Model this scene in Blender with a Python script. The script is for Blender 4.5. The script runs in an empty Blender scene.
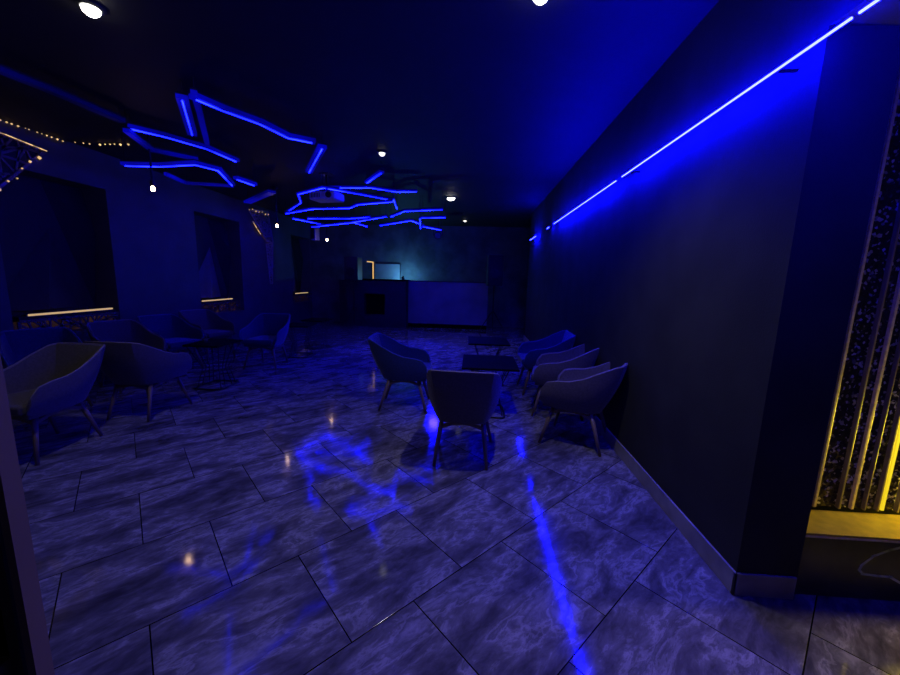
import bpy, bmesh, math, random
from mathutils import Vector, Matrix
S = bpy.context.scene
C = S.collection
R = math.radians
PI = math.pi
rnd = random.Random(7)

# ------------------------------------------------------------ camera, world, exposure
CH = 1.45
cy = Vector((24, 58.5, -368.0)).normalized()
cz = -Vector((-64, -2318.0, -368.0)).normalized()
cz = (cz - cy * cz.dot(cy)).normalized()
cx = cy.cross(cz)
RM = Matrix((cx, cy, cz))                       # world = RM @ camera
cd = bpy.data.cameras.new('camera')
cam = bpy.data.objects.new('camera', cd)
C.objects.link(cam)
cam.matrix_world = Matrix.Translation((0, 0, CH)) @ RM.to_4x4()
cd.sensor_fit = 'HORIZONTAL'; cd.sensor_width = 36.0
cd.lens = 368.0 / 900.0 * 36.0
cd.clip_start = 0.05
S.camera = cam

W = bpy.data.worlds.new('world'); S.world = W
W.use_nodes = True
W.node_tree.nodes['Background'].inputs[0].default_value = (0.26, 0.19, 0.36, 1)
W.node_tree.nodes['Background'].inputs[1].default_value = 0.042

S.view_settings.view_transform = 'Standard'
S.view_settings.look = 'None'
S.view_settings.gamma = 1
S.view_settings.use_curve_mapping = False
S.view_settings.exposure = 0.0
S.cycles.use_denoising = True
S.cycles.max_bounces = 6
S.cycles.sample_clamp_indirect = 3.0

WHITE_SPOT = 33.0        # watts of a ceiling downlight
BLUE_LINE = 640.0          # emission of the wall LED line
BLUE_TUBE = 1.0
STAGE_FILL = 1000.0

def ray(px, py): return RM @ Vector((px - 450, 337.5 - py, -368.0))
def onz(px, py, z):
    r = ray(px, py); t = (z - CH) / r.z
    return Vector((t * r.x, t * r.y, z))
def onx(px, py, x):
    r = ray(px, py); t = x / r.x
    return Vector((x, t * r.y, CH + t * r.z))
def ony(px, py, y):
    r = ray(px, py); t = y / r.y
    return Vector((t * r.x, y, CH + t * r.z))

# ------------------------------------------------------------ materials
MATS = {}
def mat(name, col, rough=0.6, metal=0.0, col2=None, scale=20.0, bump=0.0, bscale=None, coat=0.0, sheen=0.0, spec=None):
    if name in MATS: return MATS[name]
    m = bpy.data.materials.new(name); m.use_nodes = True
    nt = m.node_tree; n = nt.nodes; l = nt.links
    b = n['Principled BSDF']
    b.inputs['Roughness'].default_value = rough
    b.inputs['Metallic'].default_value = metal
    if coat: b.inputs['Coat Weight'].default_value = coat
    if sheen:
        b.inputs['Sheen Weight'].default_value = sheen
        b.inputs['Sheen Roughness'].default_value = 0.4
    if spec is not None: b.inputs['Specular IOR Level'].default_value = spec
    tc = n.new('ShaderNodeTexCoord')
    nz = n.new('ShaderNodeTexNoise'); nz.inputs['Scale'].default_value = scale; nz.inputs['Detail'].default_value = 4
    l.new(tc.outputs['Object'], nz.inputs['Vector'])
    r = n.new('ShaderNodeValToRGB')
    c2 = col2 or tuple(c * 0.75 for c in col)
    r.color_ramp.elements[0].position = 0.35; r.color_ramp.elements[1].position = 0.65
    r.color_ramp.elements[0].color = (*c2, 1); r.color_ramp.elements[1].color = (*col, 1)
    l.new(nz.outputs['Fac'], r.inputs['Fac']); l.new(r.outputs['Color'], b.inputs['Base Color'])
    if bump:
        nb = n.new('ShaderNodeTexNoise'); nb.inputs['Scale'].default_value = bscale or scale * 4; nb.inputs['Detail'].default_value = 3
        l.new(tc.outputs['Object'], nb.inputs['Vector'])
        bp = n.new('ShaderNodeBump'); bp.inputs['Strength'].default_value = bump; bp.inputs['Distance'].default_value = 0.01
        l.new(nb.outputs['Fac'], bp.inputs['Height']); l.new(bp.outputs['Normal'], b.inputs['Normal'])
    MATS[name] = m
    return m

def emit(name, col, strength, dotted=None):
    if name in MATS: return MATS[name]
    m = bpy.data.materials.new(name); m.use_nodes = True
    b = m.node_tree.nodes['Principled BSDF']
    b.inputs['Base Color'].default_value = (0.02, 0.02, 0.03, 1)
    b.inputs['Emission Color'].default_value = (*col, 1)
    b.inputs['Emission Strength'].default_value = strength
    if dotted:
        nt = m.node_tree; n = nt.nodes; l = nt.links
        tc = n.new('ShaderNodeTexCoord'); nz = n.new('ShaderNodeTexNoise'); nz.inputs['Scale'].default_value = dotted
        l.new(tc.outputs['Object'], nz.inputs['Vector'])
        mr = n.new('ShaderNodeMapRange'); mr.inputs[1].default_value = 0.35; mr.inputs[2].default_value = 0.65
        mr.inputs[3].default_value = strength * 0.35; mr.inputs[4].default_value = strength * 1.6
        l.new(nz.outputs['Fac'], mr.inputs[0]); l.new(mr.outputs[0], b.inputs['Emission Strength'])
    MATS[name] = m
    return m

def floor_material():
    m = bpy.data.materials.new('marble_tile_floor'); m.use_nodes = True
    nt = m.node_tree; n = nt.nodes; l = nt.links
    b = n['Principled BSDF']
    geo = n.new('ShaderNodeNewGeometry'); sp = n.new('ShaderNodeSeparateXYZ')
    l.new(geo.outputs['Position'], sp.inputs[0])
    def M(op, a, c=None):
        q = n.new('ShaderNodeMath'); q.operation = op
        for i, v in enumerate((a, c)):
            if v is None: continue
            if isinstance(v, (int, float)): q.inputs[i].default_value = v
            else: l.new(v, q.inputs[i])
        return q.outputs[0]
    k = 1 / math.sqrt(2)
    u = M('MULTIPLY', M('ADD', sp.outputs[0], sp.outputs[1]), k)
    v = M('MULTIPLY', M('SUBTRACT', sp.outputs[0], sp.outputs[1]), k)
    cb = n.new('ShaderNodeCombineXYZ')
    l.new(M('ADD', u, -0.265 + 0.604 * 20), cb.inputs[0]); l.new(M('ADD', v, 1.785 + 0.604 * 20), cb.inputs[1])
    def brick(c1, c2, mortar):
        br = n.new('ShaderNodeTexBrick')
        br.offset = 0.5; br.offset_frequency = 2; br.squash = 1
        br.inputs['Scale'].default_value = 1.0
        br.inputs['Brick Width'].default_value = 0.604; br.inputs['Row Height'].default_value = 0.604
        br.inputs['Mortar Size'].default_value = 0.0028; br.inputs['Mortar Smooth'].default_value = 0.1
        br.inputs['Bias'].default_value = 0
        br.inputs['Color1'].default_value = (*c1, 1); br.inputs['Color2'].default_value = (*c2, 1); br.inputs['Mortar'].default_value = (*mortar, 1)
        l.new(cb.outputs[0], br.inputs['Vector'])
        return br
    br = brick((0, 0, 0), (1, 1, 1), (0.5, 0.5, 0.5))
    # veins drift along the tiles, shifted at random from tile to tile
    mp = n.new('ShaderNodeCombineXYZ')
    off = M('MULTIPLY', br.outputs['Color'], 37.0)
    l.new(M('MULTIPLY', u, 1.1), mp.inputs[0]); l.new(M('MULTIPLY', v, 2.6), mp.inputs[1]); l.new(off, mp.inputs[2])
    # bend the veins
    w = n.new('ShaderNodeTexNoise'); w.inputs['Scale'].default_value = 1.6; w.inputs['Detail'].default_value = 3
    l.new(mp.outputs[0], w.inputs['Vector'])
    vm = n.new('ShaderNodeVectorMath'); vm.operation = 'MULTIPLY_ADD'
    l.new(w.outputs['Color'], vm.inputs[0]); vm.inputs[1].default_value = (0.38, 0.50, 0.3); l.new(mp.outputs[0], vm.inputs[2])
    a = n.new('ShaderNodeTexNoise'); a.inputs['Scale'].default_value = 2.2; a.inputs['Detail'].default_value = 10; a.inputs['Roughness'].default_value = 0.66
    l.new(vm.outputs[0], a.inputs['Vector'])
    r = n.new('ShaderNodeValToRGB'); e = r.color_ramp.elements
    e[0].position = 0.30; e[0].color = (0.058, 0.052, 0.062, 1)
    e[1].position = 0.74; e[1].color = (0.42, 0.39, 0.42, 1)
    q = e.new(0.44); q.color = (0.115, 0.104, 0.12, 1)
    q = e.new(0.525); q.color = (0.20, 0.182, 0.204, 1)
    q = e.new(0.555); q.color = (0.34, 0.315, 0.34, 1)
    q = e.new(0.59); q.color = (0.16, 0.148, 0.17, 1)
    l.new(a.outputs['Fac'], r.inputs['Fac'])
    # thin cloudy crackle
    a2 = n.new('ShaderNodeTexNoise'); a2.inputs['Scale'].default_value = 9; a2.inputs['Detail'].default_value = 6; a2.inputs['Distortion'].default_value = 0.4
    l.new(vm.outputs[0], a2.inputs['Vector'])
    r2 = n.new('ShaderNodeValToRGB'); e = r2.color_ramp.elements
    e[0].position = 0.35; e[0].color = (0.5, 0.5, 0.5, 1); e[1].position = 0.66; e[1].color = (1.35, 1.35, 1.35, 1)
    l.new(a2.outputs['Fac'], r2.inputs['Fac'])
    mx = n.new('ShaderNodeMix'); mx.data_type = 'RGBA'; mx.blend_type = 'MULTIPLY'; mx.inputs[0].default_value = 0.55
    l.new(r.outputs['Color'], mx.inputs[6]); l.new(r2.outputs['Color'], mx.inputs[7])
    mj = n.new('ShaderNodeMix'); mj.data_type = 'RGBA'
    l.new(br.outputs['Fac'], mj.inputs[0]); l.new(mx.outputs[2], mj.inputs[6]); mj.inputs[7].default_value = (0.006, 0.006, 0.008, 1)
    l.new(mj.outputs[2], b.inputs['Base Color'])
    rr = n.new('ShaderNodeMapRange'); rr.inputs[1].default_value = 0.3; rr.inputs[2].default_value = 0.7
    rr.inputs[3].default_value = 0.05; rr.inputs[4].default_value = 0.13
    l.new(a2.outputs['Fac'], rr.inputs[0])
    l.new(rr.outputs[0], b.inputs['Roughness'])
    bp = n.new('ShaderNodeBump'); bp.inputs['Strength'].default_value = 0.25; bp.inputs['Distance'].default_value = 0.004
    hs = M('SUBTRACT', M('MULTIPLY', a2.outputs['Fac'], 0.12), br.outputs['Fac'])
    l.new(hs, bp.inputs['Height']); l.new(bp.outputs['Normal'], b.inputs['Normal'])
    return m

def glitter_material():
    m = bpy.data.materials.new('glitter_panel'); m.use_nodes = True
    nt = m.node_tree; n = nt.nodes; l = nt.links
    b = n['Principled BSDF']
    tc = n.new('ShaderNodeTexCoord')
    vo = n.new('ShaderNodeTexVoronoi'); vo.inputs['Scale'].default_value = 85
    l.new(tc.outputs['Object'], vo.inputs['Vector'])
    sc = n.new('ShaderNodeSeparateColor'); l.new(vo.outputs['Color'], sc.inputs[0])
    r = n.new('ShaderNodeValToRGB'); e = r.color_ramp.elements
    e[0].position = 0.80; e[0].color = (0.022, 0.019, 0.016, 1); e[1].position = 0.93; e[1].color = (0.75, 0.72, 0.78, 1)
    l.new(sc.outputs[0], r.inputs['Fac']); l.new(r.outputs['Color'], b.inputs['Base Color'])
    b.inputs['Roughness'].default_value = 0.35
    b.inputs['Metallic'].default_value = 0.1
    g = n.new('ShaderNodeNewGeometry')
    vm = n.new('ShaderNodeVectorMath'); vm.operation = 'MULTIPLY_ADD'
    ctr = n.new('ShaderNodeVectorMath'); ctr.operation = 'SUBTRACT'; l.new(vo.outputs['Color'], ctr.inputs[0]); ctr.inputs[1].default_value = (0.5, 0.5, 0.5)
    l.new(ctr.outputs[0], vm.inputs[0]); vm.inputs[1].default_value = (0.9, 0.9, 0.9); l.new(g.outputs['Normal'], vm.inputs[2])
    nn = n.new('ShaderNodeVectorMath'); nn.operation = 'NORMALIZE'; l.new(vm.outputs[0], nn.inputs[0])
    l.new(nn.outputs[0], b.inputs['Normal'])
    return m

FLOOR = floor_material()
GLIT = glitter_material()
WALLD = mat('dark_matt_paint', (0.048, 0.048, 0.051), 0.8, bump=0.1, scale=3, bscale=120, spec=0.12)
CEILM = mat('black_ceiling_paint', (0.016, 0.016, 0.018), 0.7, scale=2, bump=0.1, bscale=60)
PILM = mat('left_wall_grey_paint', (0.085, 0.085, 0.092), 0.75, scale=2)
RECM = mat('recess_black_paint', (0.022, 0.020, 0.024), 0.8, scale=3)
BACKW = mat('rough_stone_wall', (0.12, 0.13, 0.14), 0.8, scale=2.5, col2=(0.06, 0.065, 0.07), bump=0.9, bscale=9)
SKIRT = mat('skirting_tile', (0.40, 0.37, 0.39), 0.3, scale=6, col2=(0.24, 0.22, 0.24))
BLUEF = mat('blue_velvet', (0.012, 0.035, 0.13), 0.85, scale=60, bump=0.3, bscale=500, sheen=0.5)
TAUPE = mat('taupe_fabric', (0.135, 0.110, 0.112), 0.9, scale=60, bump=0.35, bscale=500, sheen=0.35)
TAUPL = mat('taupe_lit_piping', (0.27, 0.23, 0.24), 0.8, scale=60)  # piping paler than the fabric: light caught by the edges, put into colour
BLUEL = mat('blue_lit_piping', (0.06, 0.10, 0.30), 0.8, scale=60)  # likewise paler than the velvet, with the edge light painted in
WOOD = mat('beech_wood', (0.24, 0.165, 0.11), 0.45, scale=8, col2=(0.17, 0.11, 0.07))
BLACKM = mat('black_powder_coated_steel', (0.012, 0.012, 0.013), 0.4, metal=0.3)
BLACKW = mat('black_laminate', (0.006, 0.006, 0.006), 0.8, spec=0.05)
BLACKP = mat('black_plastic', (0.014, 0.014, 0.016), 0.5)
GREYP = mat('white_projector_plastic', (0.80, 0.80, 0.82), 0.4)
GOLD = mat('brushed_gold', (0.85, 0.70, 0.40), 0.40, metal=0.25, scale=50)
GOLDL = mat('gold_ledge_paint', (0.62, 0.46, 0.06), 0.4, metal=0.1, scale=20)
BMARB = mat('black_marble', (0.085, 0.085, 0.065), 0.2, scale=5, col2=(0.045, 0.046, 0.036))
VEINM = mat('pale_marble_vein', (0.80, 0.88, 0.74), 0.3, scale=12)
LATT = mat('bronze_lattice', (0.24, 0.17, 0.14), 0.4, metal=0.5)
POSTM = mat('grey_purple_frame_paint', (0.13, 0.09, 0.10), 0.6, scale=2)
PANELB = mat('pale_stage_panel', (0.26, 0.26, 0.28), 0.7, scale=2)
BOARD = mat('pale_board', (0.30, 0.31, 0.31), 0.6, scale=2)
CABLE = mat('black_cable', (0.012, 0.012, 0.012), 0.6)
SPEAKG = mat('speaker_grille', (0.012, 0.012, 0.013), 0.6, bump=0.5, bscale=200)

E_WALL = emit('led_wall_line', (0.0012, 0.0014, 1.0), BLUE_LINE)
E_TUBE = emit('blue_channel_glow', (0.0006, 0.0006, 1.0), 0.26 * BLUE_TUBE, dotted=1.3)  # glow stands in for LED light falling on the channel walls
E_LINE = emit('blue_led_tape', (0.0030, 0.0055, 1.0), 18.0 * BLUE_TUBE, dotted=2.5)
E_LINEF = emit('far_blue_led_tape', (0.0010, 0.0018, 1.0), 90.0, dotted=2.5)
E_FAINT = emit('faint_blue_channel_glow', (0.001, 0.001, 1.0), 0.035 * BLUE_TUBE, dotted=1.3)  # same stand-in glow, weaker, for a dimly lit channel
E_WARM = emit('warm_bulb', (1.0, 0.60, 0.38), 40.0)
E_SPOT = emit('white_lamp', (1.0, 0.97, 0.88), 14.0)
E_SCON = emit('amber_tube', (1.0, 0.66, 0.34), 0.55)
E_STRING = emit('amber_fairy_bulb', (1.0, 0.62, 0.26), 0.9, dotted=14)
E_LATB = emit('amber_backlight', (1.0, 0.42, 0.26), 0.016, dotted=6)
E_YEL = emit('yellow_led', (1.0, 0.72, 0.015), 0.85, dotted=None)
E_YEL2 = emit('yellow_led_dim', (1.0, 0.68, 0.06), 0.30, dotted=None)
E_YBAR = emit('yellow_bar_light', (1.0, 0.58, 0.16), 0.9)
E_TEAL = emit('teal_lamp', (0.3, 0.85, 1.0), 4.0)

# ------------------------------------------------------------ mesh helpers
class MB:
    def __init__(s): s.bm = bmesh.new()
    def box(s, x0, x1, y0, y1, z0, z1):
        v = [s.bm.verts.new((x, y, z)) for x in (x0, x1) for y in (y0, y1) for z in (z0, z1)]
        for f in ((0,1,3,2),(4,6,7,5),(0,4,5,1),(2,3,7,6),(0,2,6,4),(1,5,7,3)): s.bm.faces.new([v[i] for i in f])
        return s
    def prism(s, pts, z0, z1):
        a = [s.bm.verts.new((p[0], p[1], z0)) for p in pts]; b = [s.bm.verts.new((p[0], p[1], z1)) for p in pts]
        n = len(pts)
        s.bm.faces.new(a[::-1]); s.bm.faces.new(b)
        for i in range(n): s.bm.faces.new((a[i], a[(i+1) % n], b[(i+1) % n], b[i]))
        return s
    def slab(s, pts, d):                        # polygon in space extruded by the vector d
        d = Vector(d)
        a = [s.bm.verts.new(Vector(p)) for p in pts]; b = [s.bm.verts.new(Vector(p) + d) for p in pts]
        n = len(pts)
        s.bm.faces.new(a[::-1]); s.bm.faces.new(b)
        for i in range(n): s.bm.faces.new((a[i], a[(i+1) % n], b[(i+1) % n], b[i]))
        return s
    def bar(s, p, q, w, h, up=(0, 0, 1)):       # box beam between two points
        p = Vector(p); q = Vector(q); d = (q - p).normalized(); up = Vector(up)
        if abs(d.dot(up)) > 0.99: up = Vector((0, 1, 0))
        sd = d.cross(up).normalized(); u2 = sd.cross(d).normalized()
        vs = []
        for c in (p, q):
            for a, b in ((-1,-1),(1,-1),(1,1),(-1,1)): vs.append(s.bm.verts.new(c + sd * a * w / 2 + u2 * b * h / 2))
        for i in range(4): s.bm.faces.new((vs[i], vs[(i+1) % 4], vs[4 + (i+1) % 4], vs[4 + i]))
        s.bm.faces.new(vs[3::-1]); s.bm.faces.new(vs[4:])
        return s
    def tube(s, pts, r0, r1=None, n=10, cap=True):
        r1 = r0 if r1 is None else r1
        pts = [Vector(p) for p in pts]; rings = []
        for i, p in enumerate(pts):
            d = (pts[min(i+1, len(pts)-1)] - pts[max(i-1, 0)]).normalized()
            up = Vector((0, 0, 1)) if abs(d.z) < 0.9 else Vector((0, 1, 0))
            a = d.cross(up).normalized(); b = a.cross(d).normalized()
            r = r0 + (r1 - r0) * i / (len(pts) - 1)
            rings.append([s.bm.verts.new(p + a * math.cos(2*PI*k/n) * r + b * math.sin(2*PI*k/n) * r) for k in range(n)])
        for i in range(len(rings) - 1):
            for k in range(n): s.bm.faces.new((rings[i][k], rings[i][(k+1) % n], rings[i+1][(k+1) % n], rings[i+1][k]))
        if cap: s.bm.faces.new(rings[0][::-1]); s.bm.faces.new(rings[-1])
        return s
    def lathe(s, prof, c=(0, 0, 0), n=20):      # profile of (radius, z)
        c = Vector(c); rings = []
        for r, z in prof:
            rings.append([s.bm.verts.new(c + Vector((math.cos(2*PI*k/n) * r, math.sin(2*PI*k/n) * r, z))) for k in range(n)])
        for i in range(len(rings) - 1):
            for k in range(n): s.bm.faces.new((rings[i][k], rings[i][(k+1) % n], rings[i+1][(k+1) % n], rings[i+1][k]))
        s.bm.faces.new(rings[0][::-1]); s.bm.faces.new(rings[-1])
        return s
    def build(s, name, m, parent=None, smooth=False, bevel=0, seg=2):
        bmesh.ops.recalc_face_normals(s.bm, faces=s.bm.faces)
        me = bpy.data.meshes.new(name); s.bm.to_mesh(me); s.bm.free()
        me.materials.append(m)
        if smooth:
            for p in me.polygons: p.use_smooth = True
        o = bpy.data.objects.new(name, me); C.objects.link(o)
        if parent: o.parent = parent
        if bevel:
            md = o.modifiers.new('bevel', 'BEVEL'); md.width = bevel; md.segments = seg; md.limit_method = 'ANGLE'
        return o

def tag(o, label, cat, group=None):
    o['label'] = label; o['category'] = cat
    if group: o['group'] = group
    return o
def thing(name, label, cat, loc=(0, 0, 0), rz=0, group=None):
    o = bpy.data.objects.new(name, None); C.objects.link(o)
    o.empty_display_size = 0.1
    o.location = loc; o.rotation_euler = (0, 0, rz)
    return tag(o, label, cat, group)
def struct(name, mb, m, **k):
    o = mb.build(name, m, **k); o['kind'] = 'structure'; return o
def dup(root, loc, rz, label, group=None):
    r = root.copy(); C.objects.link(r); r.location = loc; r.rotation_euler = (0, 0, rz)
    r['label'] = label
    if group: r['group'] = group
    for ch in list(root.children):
        c = ch.copy(); C.objects.link(c); c.parent = r
        for g in ch.children:
            d = g.copy(); C.objects.link(d); d.parent = c
    return r

# ------------------------------------------------------------ room shell
XR, XL, YB, ZC = 1.29, -5.1, 11.4, 3.0
struct('floor', MB().box(-5.7, 3.4, -1.2, 11.8, -0.1, 0), FLOOR)
struct('ceiling', MB().box(-5.7, 3.4, -0.2, 11.8, ZC, ZC + 0.1), CEILM)
struct('wall_right', MB().box(XR, 1.565, 1.63, 9.09, 0, ZC), WALLD)
struct('wall_right_far', MB().box(1.75, 1.9, 9.09, YB, 0, ZC), WALLD)
struct('wall_right_return', MB().box(1.565, 1.9, 8.99, 9.09, 0, ZC), WALLD)
struct('wall_back', MB().box(-5.7, 1.9, YB, YB + 0.15, 0, ZC), BACKW)
# tile skirting along the right wall and round its end
sk = MB(); sk.box(XR - 0.012, XR, 1.618, 9.09, 0, 0.115)
struct('baseboard_right', sk, SKIRT, bevel=0.002)
sk = MB(); sk.box(XR - 0.012, 1.555, 1.618, 1.63, 0, 0.115)
struct('baseboard_end', sk, SKIRT, bevel=0.002)

# left wall: thick piers between three recessed bays
bays = [(3.75, 5.0), (6.62, 7.92), (10.2, 11.36)]
ZB0, ZB1 = 0.62, 2.53
struct('wall_left', MB().box(-5.7, XL - 0.35, -0.2, YB, 0, ZC), RECM)
struct('trim_1', MB().box(XL - 0.35, XL, -0.2, YB, ZB1, ZC), PILM)     # lintel band
struct('trim_2', MB().box(XL - 0.35, XL, -0.2, YB, 0, ZB0), PILM)      # band under the bays
ys = [-0.2] + [v for b in bays for v in b] + [YB]
for i in range(0, len(ys), 2):
    if ys[i+1] - ys[i] < 0.02: continue
    struct('wall_left_pier', MB().box(XL - 0.35, XL, ys[i], ys[i+1], ZB0, ZB1), PILM)
# folded facets on the back of the recesses
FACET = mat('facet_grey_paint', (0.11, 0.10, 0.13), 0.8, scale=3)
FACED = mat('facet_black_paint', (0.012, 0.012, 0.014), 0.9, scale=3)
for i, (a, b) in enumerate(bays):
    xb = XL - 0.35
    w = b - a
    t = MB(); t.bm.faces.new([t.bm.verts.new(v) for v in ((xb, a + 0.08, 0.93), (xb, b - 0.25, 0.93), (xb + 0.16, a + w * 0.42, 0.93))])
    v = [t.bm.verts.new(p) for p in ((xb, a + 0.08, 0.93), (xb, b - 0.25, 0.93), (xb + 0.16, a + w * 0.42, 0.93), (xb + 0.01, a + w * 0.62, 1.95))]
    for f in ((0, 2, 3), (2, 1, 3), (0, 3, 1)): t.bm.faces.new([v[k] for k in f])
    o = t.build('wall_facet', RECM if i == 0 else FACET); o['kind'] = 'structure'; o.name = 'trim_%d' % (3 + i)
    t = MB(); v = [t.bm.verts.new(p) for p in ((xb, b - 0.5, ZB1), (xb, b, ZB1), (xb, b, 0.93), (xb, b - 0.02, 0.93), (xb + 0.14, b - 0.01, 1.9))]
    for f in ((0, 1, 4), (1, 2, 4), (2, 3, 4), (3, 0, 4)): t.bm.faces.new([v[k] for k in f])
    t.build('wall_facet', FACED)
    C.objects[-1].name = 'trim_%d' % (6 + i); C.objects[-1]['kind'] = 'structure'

# ------------------------------------------------------------ lattice panels with amber light behind
def lattice_mb(poly, o0, ax, ay, cell, bar, depth, seed):
    """random triangular bars clipped to a convex polygon given in the plane (ax, ay) from o0"""
    r = random.Random(seed); mb = MB()
    xs = [p[0] for p in poly]; ys_ = [p[1] for p in poly]
    nx = max(1, int((max(xs) - min(xs)) / cell)); ny = max(1, int((max(ys_) - min(ys_)) / cell))
    n = len(poly)
    area = sum(poly[i][0] * poly[(i+1) % n][1] - poly[(i+1) % n][0] * poly[i][1] for i in range(n))
    sg = 1 if area > 0 else -1
    def clip(p, q):
        t0, t1 = 0.0, 1.0
        for i in range(n):
            a, b = poly[i], poly[(i+1) % n]
            ex, ey = b[0] - a[0], b[1] - a[1]
            f = lambda s: sg * (ex * (s[1] - a[1]) - ey * (s[0] - a[0]))
            fp, fq = f(p), f(q)
            if fp < 0 and fq < 0: return None
            if fp < 0: t0 = max(t0, fp / (fp - fq))
            if fq < 0: t1 = min(t1, fp / (fp - fq))
        if t1 - t0 < 1e-3: return None
        g = lambda t: (p[0] + (q[0] - p[0]) * t, p[1] + (q[1] - p[1]) * t)
        return g(t0), g(t1)
    P3 = lambda s: Vector(o0) + Vector(ax) * s[0] + Vector(ay) * s[1]
    nrm = Vector(ax).cross(Vector(ay)).normalized()
    G = {}
    for i in range(-1, nx + 3):
        for j in range(-1, ny + 3):
            G[i, j] = (min(xs) + (i + r.uniform(-.35, .35)) * cell, min(ys_) + (j + r.uniform(-.35, .35)) * cell)
    for i in range(-1, nx + 2):
        for j in range(-1, ny + 2):
            for e in (((i, j), (i+1, j)), ((i, j), (i, j+1)), (((i, j), (i+1, j+1)) if r.random() < .5 else ((i+1, j), (i, j+1)))):
                c = clip(G[e[0]], G[e[1]])
                if c: mb.bar(P3(c[0]), P3(c[1]), bar, depth, up=nrm)
    for i in range(n): mb.bar(P3(poly[i]), P3(poly[(i+1) % n]), bar * 1.4, depth * 1.2, up=nrm)
    return mb

bay_words = ['nearest bay of the left wall', 'middle bay of the left wall', 'farthest bay of the left wall']
sc_px = [((30, 316), (115, 310)), ((203, 301), (234, 299)), ((296, 293), (309, 292))]
for i, (a, b) in enumerate(bays):
    p, q = onx(*sc_px[i][0], XL), onx(*sc_px[i][1], XL)
    z = 0.895
    # box ledge the tube sits on
    t = thing('light_bar', 'warm linear light tube in the ' + bay_words[i], 'light', (XL - 0.14, (p.y + q.y) / 2, z), 0, 'amber light bars on the left wall')
    h = (q.y - p.y) / 2
    MB().box(-0.10, 0.13, -h - 0.10, h + 0.03, -0.045, -0.012).build('shelf', RECM, t)
    MB().tube([(0.10, -h, 0.0), (0.10, h, 0.0)], 0.012).build('tube', E_SCON, t, smooth=True)
    MB().box(0.085, 0.115, -h - 0.02, -h, -0.014, 0.014).build('end_cap', BLACKP, t); MB().box(0.085, 0.115, h, h + 0.02, -0.014, 0.014).build('end_cap', BLACKP, t)
    # backlit lattice below
    t = thing('lattice_screen', 'lattice screen glowing faintly low in the ' + bay_words[i], 'screen', (XL - 0.02, (p.y + q.y) / 2, ZB0), 0, 'lattice screens under the light bars')
    lattice_mb([(-h - 0.1, 0.0), (h + 0.22, 0.0), (h + 0.22, 0.20), (-h - 0.1, 0.20)], (0, 0, 0.01), (0, 1, 0), (0, 0, 1), 0.11, 0.022, 0.012, 5 + i).build('lattice', LATT, t)
    MB().box(-0.12, -0.10, -h - 0.1, h + 0.22, 0.005, 0.20).build('backlight', E_LATB, t)

# ------------------------------------------------------------ ceiling corner lattice and fairy lights on the left
t = thing('lattice_screen', 'triangular lattice screen high on the left wall edged with amber lights', 'screen', (XL + 0.015, 3.9, 2.3))
poly = [(-0.8, 0.54), (0.0, 0.54), (0.41, 0.50), (0.30, 0.40), (-0.07, 0.0), (-0.8, -0.75)]
lattice_mb(poly, (0, 0, 0), (0, 1, 0), (0, 0, 1), 0.13, 0.022, 0.014, 21).build('lattice', LATT, t)
mb = MB(); mb.tube([(0.012, -0.8, 0.545), (0.012, 0.02, 0.545), (0.012, 0.41, 0.50)], 0.005, n=6); mb.build('light_edge', E_STRING, t)
for k in range(11):
    f = k / 10; y = 0.33 - f * 0.85 + rnd.uniform(-.03, .03); z = 0.42 - f * 0.95 + rnd.uniform(-.03, .03)
    r = rnd.uniform(0.008, 0.022)
    MB().lathe([(r * .3, -r), (r, -r * .3), (r, r * .3), (r * .3, r)], (0.014, y, z), 8).build('bulb', E_STRING, t)  # glowing beads stand in for spots of light coming through the lattice
MB().slab([(-0.006, -0.8, 0.53), (-0.006, 0.0, 0.53), (-0.006, 0.38, 0.49), (-0.006, -0.07, 0.02), (-0.006, -0.8, -0.7)], (-0.006, 0, 0)).build('backing', RECM, t)

def fairy(name, label, pts, nb, seed, rad=(0.005, 0.010)):
    r = random.Random(seed); t = thing(name, label, 'string lights', pts[0])
    o = Vector(pts[0]); L = [Vector(p) - o for p in pts]
    MB().tube(L, 0.003, n=5).build('cord', CABLE, t)
    seg = [(L[i+1] - L[i]).length for i in range(len(L)-1)]; tot = sum(seg)
    for k in range(nb):
        s = (k + 0.5 + r.uniform(-.3, .3)) / nb * tot; i = 0
        while s > seg[i] and i < len(seg) - 1: s -= seg[i]; i += 1
        p = L[i] + (L[i+1] - L[i]) * (s / seg[i]); q = r.uniform(*rad)
        MB().lathe([(q * .3, -q), (q, -q * .3), (q, q * .3), (q * .3, q)], p + Vector((0, 0, -q)), 8).build('bulb', E_STRING, t)
fairy('string_light', 'straight row of tiny amber lights where the left wall meets the ceiling',
      [(XL + 0.02, 3.1, ZC - 0.012), (XL + 0.02, 4.53, ZC - 0.012)], 26, 3)
fairy('string_light', 'short row of scattered amber lights crossing the ceiling above the first hanging bulb',
      [(XL + 0.1, 4.55, ZC - 0.012), (-4.75, 4.62, ZC - 0.012), (-4.30, 4.60, ZC - 0.012)], 9, 4, (0.006, 0.013))

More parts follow.
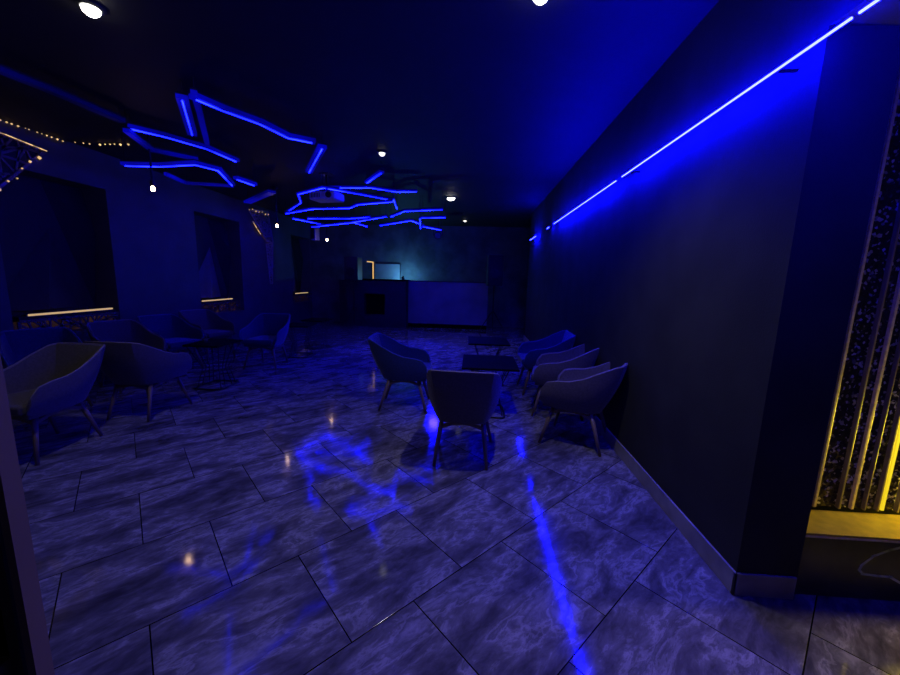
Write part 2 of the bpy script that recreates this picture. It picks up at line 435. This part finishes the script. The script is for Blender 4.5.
t = thing('lattice_screen', 'bent perforated screen on the pier between the middle and farthest bays', 'screen', (XL + 0.02, 8.2, 1.1))
LATP = mat('pale_lattice', (0.42, 0.34, 0.36), 0.5)
for k, poly in enumerate(([(0.05, 1.75), (0.85, 1.84), (1.02, 1.12), (0.75, 1.12)], [(0.70, 1.05), (1.0, 1.10), (0.90, 0.10), (0.80, 0.10)])):
    lattice_mb(poly, (0, 0, 0), (0, 1, 0), (0, 0, 1), 0.095, 0.022, 0.012, 31 + k).build('lattice', LATP, t)
MB().slab([(-0.008, 0.22, 1.46), (-0.008, 0.98, 1.10), (-0.008, 0.80, 1.06), (-0.008, 0.26, 1.38)], (0.004, 0, 0)).build('backlight', E_LATB, t)
mb = MB(); mb.tube([(0.014, 0.18, 1.50), (0.014, 0.36, 1.34), (0.014, 0.46, 1.26)], 0.006, n=6); mb.build('light_edge', E_STRING, t)
for k in range(7):
    r = rnd.uniform(.010, .016); MB().lathe([(r * .3, -r), (r, 0), (r * .3, r)], (0.016, 0.06 + k * 0.13, 1.76 + rnd.uniform(-.02, .03)), 8).build('bulb', E_STRING, t)

# ------------------------------------------------------------ blue LED line on the right wall
t = thing('wall_led_line', 'long thin blue LED line running along the upper right wall', 'light', (XR, 1.2, 2.392))
LX, LZ = 1.205, 2.329
def ly(px, py): return onx(px, py, LX).y
for a, b in (((1100, -158), (860, 10.5)), ((852, 16), (622, 177)), ((616, 181), (554, 223.5)), ((549, 227), (547, 228.5)), ((536, 236), (530, 240))):
    MB().tube([(LX - XR, ly(*a) - 1.2, LZ - 2.392), (LX - XR, ly(*b) - 1.2, LZ - 2.392)], 0.0045, n=8).build('led_tube', E_WALL, t)
for y in (1.75, 3.2, 4.9, 6.6, 8.3):
    MB().bar((LX - XR + .008, y - 1.2, LZ - 2.392), (-0.0005, y - 1.2, LZ - 2.392), .012, .008).build('bracket', BLACKM, t)
struct('trim_11', MB().box(XR, 1.565, 0.6, 1.63, 2.42, ZC), WALLD)            # beam carrying on from the wall over the niche

# ------------------------------------------------------------ blue ceiling figures
def figure(label, polylines, z, w=0.09, h=0.045, faint=False, line=True, drop=0.0):
    pts = [[onz(px, py, z) for px, py in pl] for pl in polylines]
    o = pts[0][0].copy(); o.z = ZC
    lw = 0.011
    if 'CL' in globals(): w *= 0.62; h = 0.026; lw = 0.007
    else: w *= 0.78; h *= 0.8
    t = thing('led_light_figure', label, 'light', o, 0, 'blue LED figures on the ceiling')
    hz = z - ZC
    for pl in pts:
        L = [Vector((p.x - o.x, p.y - o.y, hz)) for p in pl]
        hs, df, ln = MB(), MB(), MB()
        for a, b in zip(L, L[1:]):
            d = (b - a).normalized() * w * 0.35
            hs.bar(a - d + Vector((0, 0, h * 0.5 + 0.008)), b + d + Vector((0, 0, h * 0.5 + 0.008)), w * 1.02, 0.012)
            df.bar(a - d, b + d, w, h)
            ln.bar(a + Vector((0, 0, -h * 0.5 - 0.003)), b + Vector((0, 0, -h * 0.5 - 0.003)), lw, lw)
        hs.build('housing', BLACKP, t); df.build('glow_body', E_FAINT if faint else E_TUBE, t)  # glowing core in place of channel walls lit by the tape
        if line: ln.build('led_tape', E_LINEF if 'CL' in globals() else E_LINE, t)
        else: ln.bm.free()
        for p in (L[0], L[-1]):
            top = p + Vector((0, 0, h * 0.5 + 0.015))
            MB().tube([top, Vector((top.x, top.y, 0))], 0.004, n=6).build('hanger', CABLE, t)
    return t
ZF, ZG = 2.88, 2.62
figure('faint dark blue tube at the far left of the ceiling', [[(0, 70), (55, 92), (120, 120)]], ZF, faint=True, line=False)
figure('long bright blue tube figure slanting above the first hanging bulb', [[(131, 127), (165, 135), (206, 147)], [(206, 147), (236, 160)]], ZF)
figure('short upright blue tube left of the tall pointed figure', [[(182, 98), (186, 112), (192, 133)]], ZF, w=0.11)
figure('thin blue tube rising to a point beside the big angled figure', [[(194, 93), (199, 110), (207, 143)]], ZF, w=0.06, line=False)
figure('big angled blue figure stretching right from the pointed tip', [[(196, 97), (222, 108), (260, 122), (288, 136), (312, 141)]], ZF, w=0.12)
figure('short steep blue tube at the right end of the big angled figure', [[(322, 147), (309, 171)]], ZF, w=0.12)
figure('bent dim blue tube below the long bright figure, passing the lamp cord', [[(127, 131), (152, 150), (196, 159)]], 2.80, line=False, w=0.07)
figure('crooked blue figure with a hooked right end above the middle bay', [[(125, 164), (160, 165), (195, 163), (218, 169), (232, 184)]], 2.66, w=0.09)
figure('short bright blue tube right of the hooked figure', [[(237, 178), (254, 184)]], 2.66, w=0.09)
figure('low thin blue tube under the hooked figure', [[(166, 174), (186, 183), (232, 186)]], 2.66, w=0.05, line=False)
figure('short flat blue tube above the bent perforated screen', [[(248, 202), (271, 192)]], 2.75, w=0.16, line=False)
CL = True
figure('blue figure outlining the upper left around the projector', [[(323, 187), (298, 193.5), (301, 202), (286, 212)]], 2.80, w=0.08)
figure('blue tube sloping right above the projector', [[(323, 187), (363, 194), (394, 200)]], 2.80, w=0.08)
figure('long straight blue tube along the top right of the far cluster', [[(330, 187), (371, 187), (396, 191), (416, 191)]], 2.84, w=0.09)
figure('short steep blue tube rising out of the top of the far cluster', [[(367, 182), (381, 172)]], 2.86, w=0.12)
figure('blue tube bending beneath the projector', [[(286, 213), (312, 208.5), (350, 207.5), (358, 204), (393, 201)]], 2.72, w=0.07)
figure('tiny upright blue tube in the middle of the far cluster', [[(393.5, 199), (397, 208)]], 2.72, w=0.06)
figure('lowest left blue figure of crossing tubes in the far cluster', [[(293, 218), (323, 224)], [(308, 218), (348, 218), (370, 216.5)]], ZG, w=0.06)
figure('low blue tube with a forked right end in the far cluster', [[(312, 226.5), (350, 222.3), (386, 216)], [(354, 222), (367, 226)]], ZG - 0.06, w=0.06)
figure('bent blue tube ending at the far right of the cluster', [[(391, 216), (405, 210.5), (442, 209)]], 2.68, w=0.07)
figure('low blue tube right of the forked one with a cross piece', [[(380, 225), (411, 220), (419, 223)], [(420, 218), (420.6, 228)]], ZG - 0.04, w=0.06)
figure('thin blue tube at the lower right tip of the cluster', [[(422, 217.3), (445, 216.8)]], ZG - 0.02, w=0.05)
figure('lowest thin blue tube at the right tip of the cluster', [[(423, 226), (441, 229.5)]], ZG - 0.10, w=0.05)

# ------------------------------------------------------------ downlights
def downlight(label, x, y, r, power, lens=None, col=(1.0, 0.96, 0.88)):
    t = thing('downlight', label, 'light', (x, y, ZC), 0, 'white ceiling downlights')
    MB().lathe([(r * 1.35, 0), (r * 1.35, -0.012), (r * 1.05, -0.02), (r * 0.9, -0.02), (r * 0.9, 0)], n=28).build('rim', BLACKP, t, smooth=False)
    MB().lathe([(r * 0.9, -0.018), (r * 0.82, -0.035), (r * 0.5, -0.052), (r * 0.12, -0.058)], n=24).build('lens', lens or E_SPOT, t, smooth=True)
    ld = bpy.data.lights.new('lamp', 'SPOT'); ld.energy = power; ld.color = col; ld.shadow_soft_size = r * 0.8
    ld.spot_size = R(112); ld.spot_blend = 1.0
    lo = bpy.data.objects.new('lamp', ld); C.objects.link(lo); lo.parent = t; lo.location = (0, 0, -0.075)
p = onz(91, 11, ZC - .03); downlight('large white ceiling downlight at the upper left', p.x, p.y, 0.052, WHITE_SPOT * .6)
p = onz(541, -3, ZC - .03); downlight('large white ceiling downlight at the top middle edge', p.x, p.y, 0.052, WHITE_SPOT * 1.2)
p = onz(382, 154, ZC - .03); downlight('small white ceiling downlight above the far blue cluster', p.x, p.y, 0.045, WHITE_SPOT * .02, emit('soft_white_lamp', (1.0, 0.97, 0.88), 1.6))
p = onz(451, 199, ZC - .03); downlight('white ceiling downlight just right of the far blue cluster', p.x, p.y, 0.085, WHITE_SPOT * .5)
p = onz(465, 221, ZC - .03); downlight('tiny farthest white ceiling downlight', p.x, p.y, 0.05, WHITE_SPOT * .05, emit('soft_white_lamp', (1.0, 0.97, 0.88), 1.6))

# ------------------------------------------------------------ hanging bulbs along the left wall
for lab, px, py, y in (('nearest bare warm bulb hanging on a cord by the left wall', 153, 189, 4.156),
                       ('middle bare warm bulb hanging on a cord beside the bent screen', 277, 226, 6.79),
                       ('farthest bare warm bulb hanging on a cord below the blue tubes', 327, 240, 8.93)):
    p = ony(px, py, y)
    t = thing('pendant_lamp', lab, 'lamp', (p.x, p.y, p.z), 0, 'bare bulbs hanging along the left wall')
    MB().tube([(0, 0, 0.10), (0, 0, ZC - p.z)], 0.011, n=8).build('cord', CABLE, t)
    MB().lathe([(0.015, 0.028), (0.022, 0.035), (0.022, 0.085), (0.010, 0.11)], n=14).build('socket', BLACKP, t, smooth=True)
    MB().lathe([(0.005, -0.026), (0.016, -0.020), (0.022, -0.004), (0.020, 0.010), (0.012, 0.030)], n=16).build('bulb', E_WARM, t, smooth=True)
    MB().lathe([(0.045, ZC - p.z - 0.03), (0.045, ZC - p.z)], n=16).build('ceiling_rose', BLACKP, t)

# ------------------------------------------------------------ projector, small hanging speaker, stage lamp
p = onz(327, 197, 2.66)
t = thing('projector', 'white ceiling projector hanging among the blue tubes', 'projector', (p.x, p.y, ZC), R(-12))
hz = p.z - ZC
MB().box(-.225, .225, -.15, .15, hz - .062, hz + .062).build('body', GREYP, t, bevel=.025, seg=3)
mb = MB(); mb.tube([(.13, -.14, hz), (.13, -.175, hz)], .045, n=20); mb.build('lens', BLACKP, t)
mb = MB(); [mb.box(-.18 + k * .028, -.168 + k * .028, -.153, -.148, hz - .03, hz + .03) for k in range(6)]; mb.build('vent', BLACKP, t)
MB().tube([(0, 0, hz + .06), (0, 0, 0)], .018, n=12).build('mount_pole', BLACKM, t)
MB().box(-.08, .08, -.08, .08, -.012, 0).build('ceiling_plate', BLACKM, t)

def speaker(label, x, y, z, w, h, d, rz, group=None, hang=None):
    t = thing('loudspeaker', label, 'loudspeaker', (x, y, z), rz, group)
    MB().box(-w/2, w/2, -d/2, d/2, 0, h).build('cabinet', BLACKP, t, bevel=.015)
    MB().box(-w/2 + .02, w/2 - .02, -d/2 - .008, -d/2, .03, h - .03).build('grille', SPEAKG, t)
    MB().lathe([(w * .33, 0), (w * .33, .008), (w * .26, .012)], n=20).build('woofer_ring', BLACKM, t)
    wr = t.children[-1]; wr.rotation_euler = (R(90), 0, 0); wr.location = (0, -d/2 - .008, h * .36)
    if hang: MB().tube([(0, 0, h - 0.005), (0, 0, hang - z)], .012, n=8).build('hanging_bracket', BLACKM, t)
    return t
q = ony(315, 234, 9.0)
sp = speaker('small grey speaker hung from the ceiling left of the far bulb', q.x, q.y, q.z - .15, .15, .30, .16, R(-20), None, ZC)
for c in sp.children:
    if c.name.startswith('cabinet'): c.data.materials[0] = mat('grey_speaker_plastic', (0.16, 0.16, 0.18), .5)

q = ony(438, 236, 9.8)
t = thing('stage_light', 'small round stage light hanging at the right of the far cluster', 'stage light', (q.x, q.y, ZC))
hz = q.z - ZC
mb = MB(); mb.tube([(0, -.09, hz), (0, .10, hz)], .095, .07, n=20); mb.build('can', BLACKM, t)
mb = MB(); mb.tube([(0, -.094, hz), (0, -.085, hz)], .078, n=20); mb.build('lens', mat('smoky_lens', (.12, .13, .16), .2), t)
mb = MB(); mb.bar((-.11, 0, hz), (-.11, 0, hz + .15), .02, .012); mb.bar((.11, 0, hz), (.11, 0, hz + .15), .02, .012); mb.bar((-.12, 0, hz + .15), (.12, 0, hz + .15), .02, .012); mb.tube([(0, 0, hz + .15), (0, 0, 0)], .012, n=8); mb.build('yoke', BLACKM, t)

ld = bpy.data.lights.new('lamp', 'SPOT'); ld.energy = STAGE_FILL; ld.color = (0.002, 0.001, 1.0); ld.shadow_soft_size = .12; ld.spot_size = R(64); ld.spot_blend = 1.0  # blue beam added to brighten the mid-room floor; the fixture's lens stays dim
lo = bpy.data.objects.new('lamp', ld); C.objects.link(lo); lo.parent = t; lo.location = (0, -.12, hz)
lo.rotation_euler = Vector((-.3, -3.0, -2.5)).to_track_quat('-Z', 'Y').to_euler()

# ------------------------------------------------------------ far end: booth, panel, speakers
YBO = 10.4
a = ony(346, 277, YBO); b = ony(406, 279, YBO); c_ = ony(488, 283, YBO)
t = thing('dj_booth', 'tall dark booth at the far end with a black recess in its front', 'booth', ((a.x + b.x) / 2, YBO + .3, 0))
hw = (b.x - a.x) / 2
BO = mat('dark_booth_laminate', (0.028, 0.028, 0.032), .6)
mb = MB(); mb.box(-hw, -.35, -.3, .3, 0, 1.33); mb.box(.25, hw, -.3, .3, 0, 1.33); mb.box(-.35, .25, -.3, .3, .95, 1.33); mb.box(-.35, .25, -.3, .3, 0, .35); mb.box(-.35, .25, -.05, .3, .35, .95)
mb.build('body', BO, t)
MB().box(-hw - .02, hw + .02, -.33, .33, 1.33, 1.375).build('counter_top', BLACKW, t, bevel=.006)
MB().box(-.35, .25, -.06, -.05, .35, .95).build('recess_panel', BLACKW, t)
w2 = c_.x - b.x
t = thing('front_panel', 'wide pale low panel wall beside the dark booth', 'panel', ((b.x + c_.x) / 2 + .02, YBO + .34, 0))
MB().box(-w2/2, w2/2, -.06, .06, .12, 1.34).build('panel', PANELB, t)
MB().box(-w2/2, w2/2, -.04, .10, 0, .12).build('plinth', BLACKW, t)
MB().box(-w2/2, w2/2, -.075, .075, 1.34, 1.365).build('top_rail', BO, t)

def tripod(label, x, y, h):
    t = thing('speaker_stand', label, 'stand', (x, y, 0))
    MB().tube([(0, 0, .12), (0, 0, h)], .018, n=10).build('pole', BLACKM, t)
    MB().lathe([(.03, .55), (.035, .58), (.03, .64)], n=12).build('collar', BLACKP, t)
    for k in range(3):
        a_ = 2 * PI * k / 3 + .5
        MB().tube([(0.02 * math.cos(a_), 0.02 * math.sin(a_), .60), (.42 * math.cos(a_), .42 * math.sin(a_), .012)], .012, n=8).build('leg', BLACKM, t)
    MB().lathe([(.05, h - .01), (.07, h)], n=12).build('top_plate', BLACKM, t)
q = ony(494, 286, 10.0)
tripod('black tripod stand carrying the right-hand far speaker', q.x, 10.0, q.z)
speaker('tall black speaker on a stand against the far wall, right of the pale panel', q.x, 10.0, q.z, .40, .80, .36, R(5), 'far speakers')
q = ony(353.5, 280, 10.0)
tripod('black tripod stand carrying the speaker in front of the teal lit wall', q.x, 10.0, q.z)
speaker('black speaker on a stand in front of the teal lit wall', q.x, 10.0, q.z, .38, .62, .34, R(-5), 'far speakers')

# board, yellow bracket light and teal lamp behind the booth
z0 = 1.375
a = ony(374, 277, 11.25); b = ony(399.5, 261.5, 11.25)
t = thing('display_board', 'pale rectangular board standing on the booth in teal light', 'board', ((a.x + b.x) / 2, 11.375, z0 - .045))
hw = (b.x - a.x) / 2
st = MB(); st.box(-hw, hw, -.012, .012, .0, .50); st.build('board', BOARD, t)
st = MB(); [st.box(s * hw - .012, s * hw + .012, -.018, .018, .0, .52) for s in (-1, 1)]; st.box(-hw, hw, -.018, .018, .50, .52); st.build('frame', BO, t)
t2 = struct('trim_9', MB().box(-3.95, -1.7, 10.705, 11.38, 0, 1.33), BO)       # raised ledge behind the booth
a = ony(367, 262, 10.5); b = ony(373.2, 277, 10.5)
t = thing('bracket_light', 'warm yellow light strip bent like a number seven on the booth', 'light', (b.x, 10.5, z0))
hh = a.z - z0
MB().bar((0, 0, 0.002), (0, 0, hh), .028, .028).build('upright_tube', E_YBAR, t)
MB().bar((0.014, 0, hh), (a.x - b.x, 0, hh + .012), .028, .028).build('crossbar_tube', E_YBAR, t)
MB().box(0.018, 0.05, -.012, .016, 0.0, hh + .02).build('backing', mat('amber_timber', (.32, .17, .06), .6), t)
q = ony(402, 277, 10.75)
t = thing('spotlight', 'small bright teal uplight at the right end of the booth', 'light', (q.x + .04, 10.72, z0))
MB().box(-.05, .05, -.04, .04, 0, .03).build('base', BLACKP, t)
mb = MB(); mb.tube([(0, 0, .03), (-.02, .04, .085)], .035, .042, n=16); mb.build('head', BLACKP, t)
mb = MB(); mb.tube([(-.02, .041, .087), (-.022, .045, .10)], .038, .03, n=16); mb.build('lens', E_TEAL, t)
ld = bpy.data.lights.new('lamp', 'POINT'); ld.energy = 26; ld.color = (0.10, 0.42, 0.80); ld.shadow_soft_size = .03
lo = bpy.data.objects.new('lamp', ld); C.objects.link(lo); lo.parent = t; lo.location = (-.03, .24, .06)

# ------------------------------------------------------------ gold niche at the right
yn = 1.83
struct('wall_niche', MB().box(1.565, 3.3, yn + .02, yn + .15, 0, ZC), RECM)
t = thing('glitter_wall_panel', 'dark glittering wall panel with gold uprights in the right niche', 'wall panel', (1.60, yn, 0.36))
MB().box(0, 1.6, .002, .018, 0, ZC - .37).build('panel', GLIT, t)
def upright(px, py, w, m, name='gold_upright', d=.02, z1=ZC - .37):
    q = ony(px, py, yn - d); MB().box(q.x - w/2 - 1.60, q.x + w/2 - 1.60, -d, 0, 0, z1).build(name, m, t, bevel=.002)
upright(814, 511, .014, GOLD, d=.016)
upright(838.5, 513, .010, mat('dull_bronze', (.30, .25, .15), .35, metal=.2))
upright(851, 515, .014, GOLD, d=.016)
upright(864, 515, .006, mat('dull_bronze', (.30, .25, .15), .35, metal=.2))
upright(877, 516, .010, mat('dull_bronze', (.30, .25, .15), .35, metal=.2))
upright(897, 517, .010, mat('dull_bronze', (.30, .25, .15), .35, metal=.2))
q = ony(884, 517, yn - .03)
MB().box(q.x - .006 - 1.60, q.x + .006 - 1.60, -.018, 0, .005, 1.4).build('led_upright', E_YEL, t)
MB().box(q.x + .22 - 1.60, q.x + .24 - 1.60, -.03, 0, .005, 1.9).build('led_upright', E_YEL, t)  # second strip, out of view, added to throw more yellow light
t = thing('marble_plinth', 'black marble plinth with a gold ledge under the glittering panel', 'plinth', (1.567, 1.655, 0))
MB().box(0, 1.7, 0, .19, 0, .322).build('block', BMARB, t)
MB().box(-.001, 1.7, -.02, .175, .322, .337).build('gold_ledge', GOLDL, t)
MB().box(0, 1.7, -.024, -.02, .318, .326).build('gold_edge', GOLD, t)
def vein(pxs, y=None, z=None, r=.005, parent=None, off=(0, 0, 0)):
    P = [(ony(a, b, y) if y else onz(a, b, z)) - Vector(off) for a, b in pxs]
    mb = MB()
    up = (0, -1, 0) if y else (0, 0, 1)
    for a_, b_ in zip(P, P[1:]):
        d = (b_ - a_) * .12
        mb.bar(a_ - d, b_ + d, r, .0012, up=up)
    mb.build('marble_vein', VEINM, parent)
off = (1.567, 1.655, 0)
vein([(904, 547), (890, 550), (874, 556), (862, 565), (859, 570), (863, 574), (878, 576), (890, 577), (902, 584)], y=1.6545, r=.011, parent=t, off=off)
ld = bpy.data.lights.new('lamp', 'AREA'); ld.shape = 'RECTANGLE'; ld.size = .08; ld.size_y = .36; ld.energy = 11.0; ld.color = (1.0, .74, .03)  # area lamp and its box added out of view to light ledge and trims
lo = bpy.data.objects.new('lamp', ld); C.objects.link(lo)
bt = thing('added_light_box', 'unseen yellow light box added at the right end of the gold ledge', 'light', (2.66, 1.73, .3375))
MB().box(0, .10, -.05, .05, 0, .42).build('housing', GOLD, bt, bevel=.004)
MB().box(-.004, 0, -.04, .04, .02, .40).build('glow_body', E_YEL, bt)
lo.parent = bt; lo.location = (-.03, 0, .24); lo.rotation_euler = Vector((-1, .12, -.05)).to_track_quat('-Z', 'Y').to_euler()

# ------------------------------------------------------------ post at the left edge
YP = .80
a = ony(55, 675, YP); b = ony(28.5, 675, YP)
a2 = ony(9, 400, YP)
x1 = ony(55, 675, YP + .04).x; x0 = b.x
struct('trim_10', MB().box(x0, x1, YP, YP + .04, 0, ZC), POSTM)
struct('wall_left_near', MB().box(-2.2, x0 - .02, YP + .005, YP + .035, 0, ZC), RECM)
t = thing('glitter_wall_panel', 'dark glittering panel at the bottom left edge of the photo', 'wall panel', (-1.9, YP + .0, 0.0))
qx = ony(8, 660, YP).x
MB().box(-.2, qx + 1.9, .005, .029, .36, ZC).build('panel', GLIT, t)
MB().box(-.2, qx + 1.9, -.06, .029, 0, .355).build('base', BMARB, t)

# ------------------------------------------------------------ armchairs
def lerp(a, b, t): return a + (b - a) * t
TOP = [(.255, .275, .435), (.283, .262, .52), (.295, .215, .582), (.298, .13, .605), (.300, .02, .618), (.297, -.10, .660), (.285, -.215, .722), (.255, -.325, .778), (.225, -.372, .792), (.10, -.386, .795), (0, -.388, .795)]
BOT = [(.235, .262, .385), (.238, .235, .372), (.238, .19, .362), (.236, .12, .356), (.232, .02, .352), (.222, -.07, .352), (.200, -.145, .352), (.172, -.195, .352), (.145, -.215, .352), (.07, -.222, .352), (0, -.224, .352)]
def outline(P): return [Vector(p) for p in P] + [Vector((-p[0], p[1], p[2])) for p in P[-2::-1]]
TT, BB = outline(TOP), outline(BOT)
def make_chair(name, label, fab, pip, cat='armchair'):
    t = thing(name, label, cat)
    # shell: rows between the bottom and top outlines, with an inner skin
    mb = MB(); bm = mb.bm; rows = []
    K = 5
    cen = Vector((0, .05, 0))
    def pt(i, f, inner):
        p = BB[i].lerp(TT[i], f)
        bulge = .022 * math.sin(PI * f)
        d = Vector((p.x - cen.x, p.y - cen.y, 0)); d.normalize()
        p = p + d * bulge
        if inner:
            p = p - d * (.034 if f < 1 else .030)
            if f >= 1: p.z -= .004
        return p
    n = len(TT)
    O = [[bm.verts.new(pt(i, k / K, False)) for i in range(n)] for k in range(K + 1)]
    I = [[bm.verts.new(pt(i, k / K, True)) for i in range(n)] for k in range(K + 1)]
    for k in range(K):
        for i in range(n - 1):
            bm.faces.new((O[k][i], O[k][i+1], O[k+1][i+1], O[k+1][i]))
            bm.faces.new((I[k][i], I[k+1][i], I[k+1][i+1], I[k][i+1]))
        for i in (0, n - 1): bm.faces.new((O[k][i], O[k+1][i], I[k+1][i], I[k][i]))
    for i in range(n - 1):
        bm.faces.new((O[K][i], O[K][i+1], I[K][i+1], I[K][i])); bm.faces.new((O[0][i], I[0][i], I[0][i+1], O[0][i+1]))
    sh = mb.build('shell', fab, t, smooth=True)
    es = sh.modifiers.new('edge', 'EDGE_SPLIT'); es.split_angle = R(38)
    MB().tube([pt(i, 1, False) + (pt(i, 1, True) - pt(i, 1, False)) * .35 + Vector((0, 0, .002)) for i in range(n)], .0065, n=6).build('piping', pip, t, smooth=True)
    # underside pan
    mb = MB(); mb.prism([(v.x * .97, v.y * .97) for v in BB], .345, .385); mb.build('seat_pan', fab, t, bevel=.008)
    # seat cushion
    cu = [(v.x * .86, v.y * .84 + .012) for v in BB]; cu[0] = (.225, .295); cu[-1] = (-.225, .295)
    mb = MB(); mb.prism(cu, .386, .462); mb.build('seat_cushion', fab, t, bevel=.022, seg=3)
    # legs and their under frame
    LG = []
    for sx, sy in ((1, 1), (-1, 1), (1, -1), (-1, -1)):
        top = Vector((sx * .165, sy * .15 + (.02 if sy > 0 else -.0), .345)); ft = Vector((sx * (.245 if sy > 0 else .205), sy * .258, 0.0))
        mb = MB(); mb.tube([top, top.lerp(ft, .5), ft], .021, .0125, n=12); mb.build('leg', WOOD, t, smooth=True)
        LG.append((top, ft))
    mb = MB()
    for i, j in ((0, 1), (2, 3), (0, 2), (1, 3)):
        a_, b_ = LG[i][0], LG[j][0]; c1 = a_.lerp(b_, .5)
        lo1 = LG[i][0].lerp(LG[i][1], .16); lo2 = LG[j][0].lerp(LG[j][1], .16)
        pts = []
        for k in range(9):
            f = k / 8; p_ = lo1.lerp(lo2, f); p_.z += .045 * math.sin(PI * f); pts.append(p_)
        for u_, v_ in zip(pts, pts[1:]): mb.bar(u_, v_, .020, .026)
    mb.build('under_frame', WOOD, t)
    return t
G1, G2 = 'armchairs around the right-hand black tables', 'armchairs along the left side'
def head(x, y, ang, fn, *a, **k):                  # ang: the way the chair faces, degrees from +x
    return fn(*a, (x, y, 0), R(ang - 90), **k)
tp = make_chair('armchair', 'taupe armchair nearest the camera in the middle, seen from behind', TAUPE, TAUPL)
tp.location = (-.045, 2.915, 0); tp.rotation_euler = (0, 0, R(-2)); tp['group'] = G1
bl = make_chair('armchair', 'blue armchair facing right, alone on the left of the black tables', BLUEF, BLUEL)
bl.location = (-.74, 4.02, 0); bl.rotation_euler = (0, 0, R(-87)); bl['group'] = G1
head(.985, 3.29, 152, lambda *a: dup(tp, *a, 'taupe armchair by the right wall, nearest of the three there', G1))
head(.985, 4.04, 168, lambda *a: dup(tp, *a, 'taupe armchair by the right wall, middle of the three there', G1))
head(.93, 4.84, 182, lambda *a: dup(bl, *a, 'dark blue armchair by the right wall, farthest of the three there', G1))
head(-3.42, 2.60, -90, lambda *a: dup(tp, *a, 'taupe armchair at the left edge, nearest the camera beside the post', G2))
head(-3.30, 3.45, 91, lambda *a: dup(tp, *a, 'taupe armchair seen from behind, back to back with the one at the left edge', G2))
head(-4.35, 3.42, -30, lambda *a: dup(bl, *a, 'dark blue armchair against the left wall under the nearest light bar', G2))
head(-4.28, 4.26, -20, lambda *a: dup(tp, *a, 'taupe armchair against the left wall at the right end of the nearest light bar', G2))
head(-4.34, 5.02, -18, lambda *a: dup(bl, *a, 'dark blue armchair against the left wall between two taupe ones', G2))
head(-4.44, 5.90, -18, lambda *a: dup(tp, *a, 'taupe armchair against the left wall under the middle light bar', G2))
head(-3.22, 5.52, -86, lambda *a: dup(bl, *a, 'blue armchair facing the camera behind the left wire-legged table', G2))

# ------------------------------------------------------------ tables
def make_table(label, w=.58, d=.66, h=.57):
    t = thing('side_table', label, 'table')
    MB().box(-w/2, w/2, -d/2, d/2, h - .022, h).build('tabletop', BLACKW, t, bevel=.004)
    mb = MB()
    bw, bd = .36, .40; r = .05; pts = []
    for cx_, cy_, a0 in ((bw/2 - r, bd/2 - r, 0), (-bw/2 + r, bd/2 - r, 90), (-bw/2 + r, -bd/2 + r, 180), (bw/2 - r, -bd/2 + r, 270)):
        for k in range(5): a_ = R(a0 + k * 22.5); pts.append(Vector((cx_ + r * math.cos(a_), cy_ + r * math.sin(a_), .011)))
    pts.append(pts[0]); pts.append(pts[1])
    mb.tube(pts, .0095, n=8, cap=False); mb.build('base_ring', BLACKM, t, smooth=True)
    for sx in (-1, 1):
        mb = MB()
        top = h - .022; x = sx * (bw/2 - .01)
        for a_, b_ in (((x, -.17), (x * .45, -.07)), ((x, -.05), (x * .45, -.09)), ((x, .05), (x * .45, .09)), ((x, .17), (x * .45, .07))):
            mb.tube([(b_[0] * 2.0, b_[1] * .35 + a_[1] * .7, .012), (a_[0] * .62, a_[1] * .55, h * .45), (a_[0] * 1.2, a_[1] * 1.25, top)], .006, n=6)
        mb.build('wire_leg', BLACKM, t)
    mb = MB(); mb.box(-.2, .2, -.22, .22, h - .028, h - .022); mb.build('top_bracket', BLACKM, t)
    return t
G3 = 'black side tables'
t1 = make_table('black side table behind the nearest taupe chair, nearer of the right-hand pair'); t1.location = (.20, 3.93, 0); t1['group'] = G3
dup(t1, (.24, 5.34, 0), R(1), 'black side table among the right-hand chairs, farther of the pair', G3)
t2 = make_table('black wire-legged table between the taupe and blue chairs on the left', .44, .50); t2.location = (-3.26, 4.40, 0); t2['group'] = G3
dup(t2, (-3.06, 6.32, 0), R(6), 'black wire-legged table right behind the left blue armchair', G3)
dup(t2, (-3.10, 7.15, 0), R(-4), 'black wire-legged table farthest back on the left side', G3)
dup(t2, (-4.15, 2.60, 0), R(4), 'black side table in the dark corner behind the leftmost taupe chair', G3)

# small things on the tables
t = thing('candle_holder', 'small dark glass holder with a pale rim on the left wire-legged table', 'candle holder', (-3.33, 4.34, .5705))
MB().lathe([(.026, 0), (.032, .01), (.032, .055), (.028, .055), (.027, .012), (.01, .010)], n=18).build('glass', mat('smoked_glass', (.05, .05, .06), .1), t, smooth=True)
MB().lathe([(.024, .013), (.024, .035), (.004, .037)], n=14).build('candle', mat('pale_wax', (.6, .55, .5), .5), t)
bpy.context.view_layer.update()
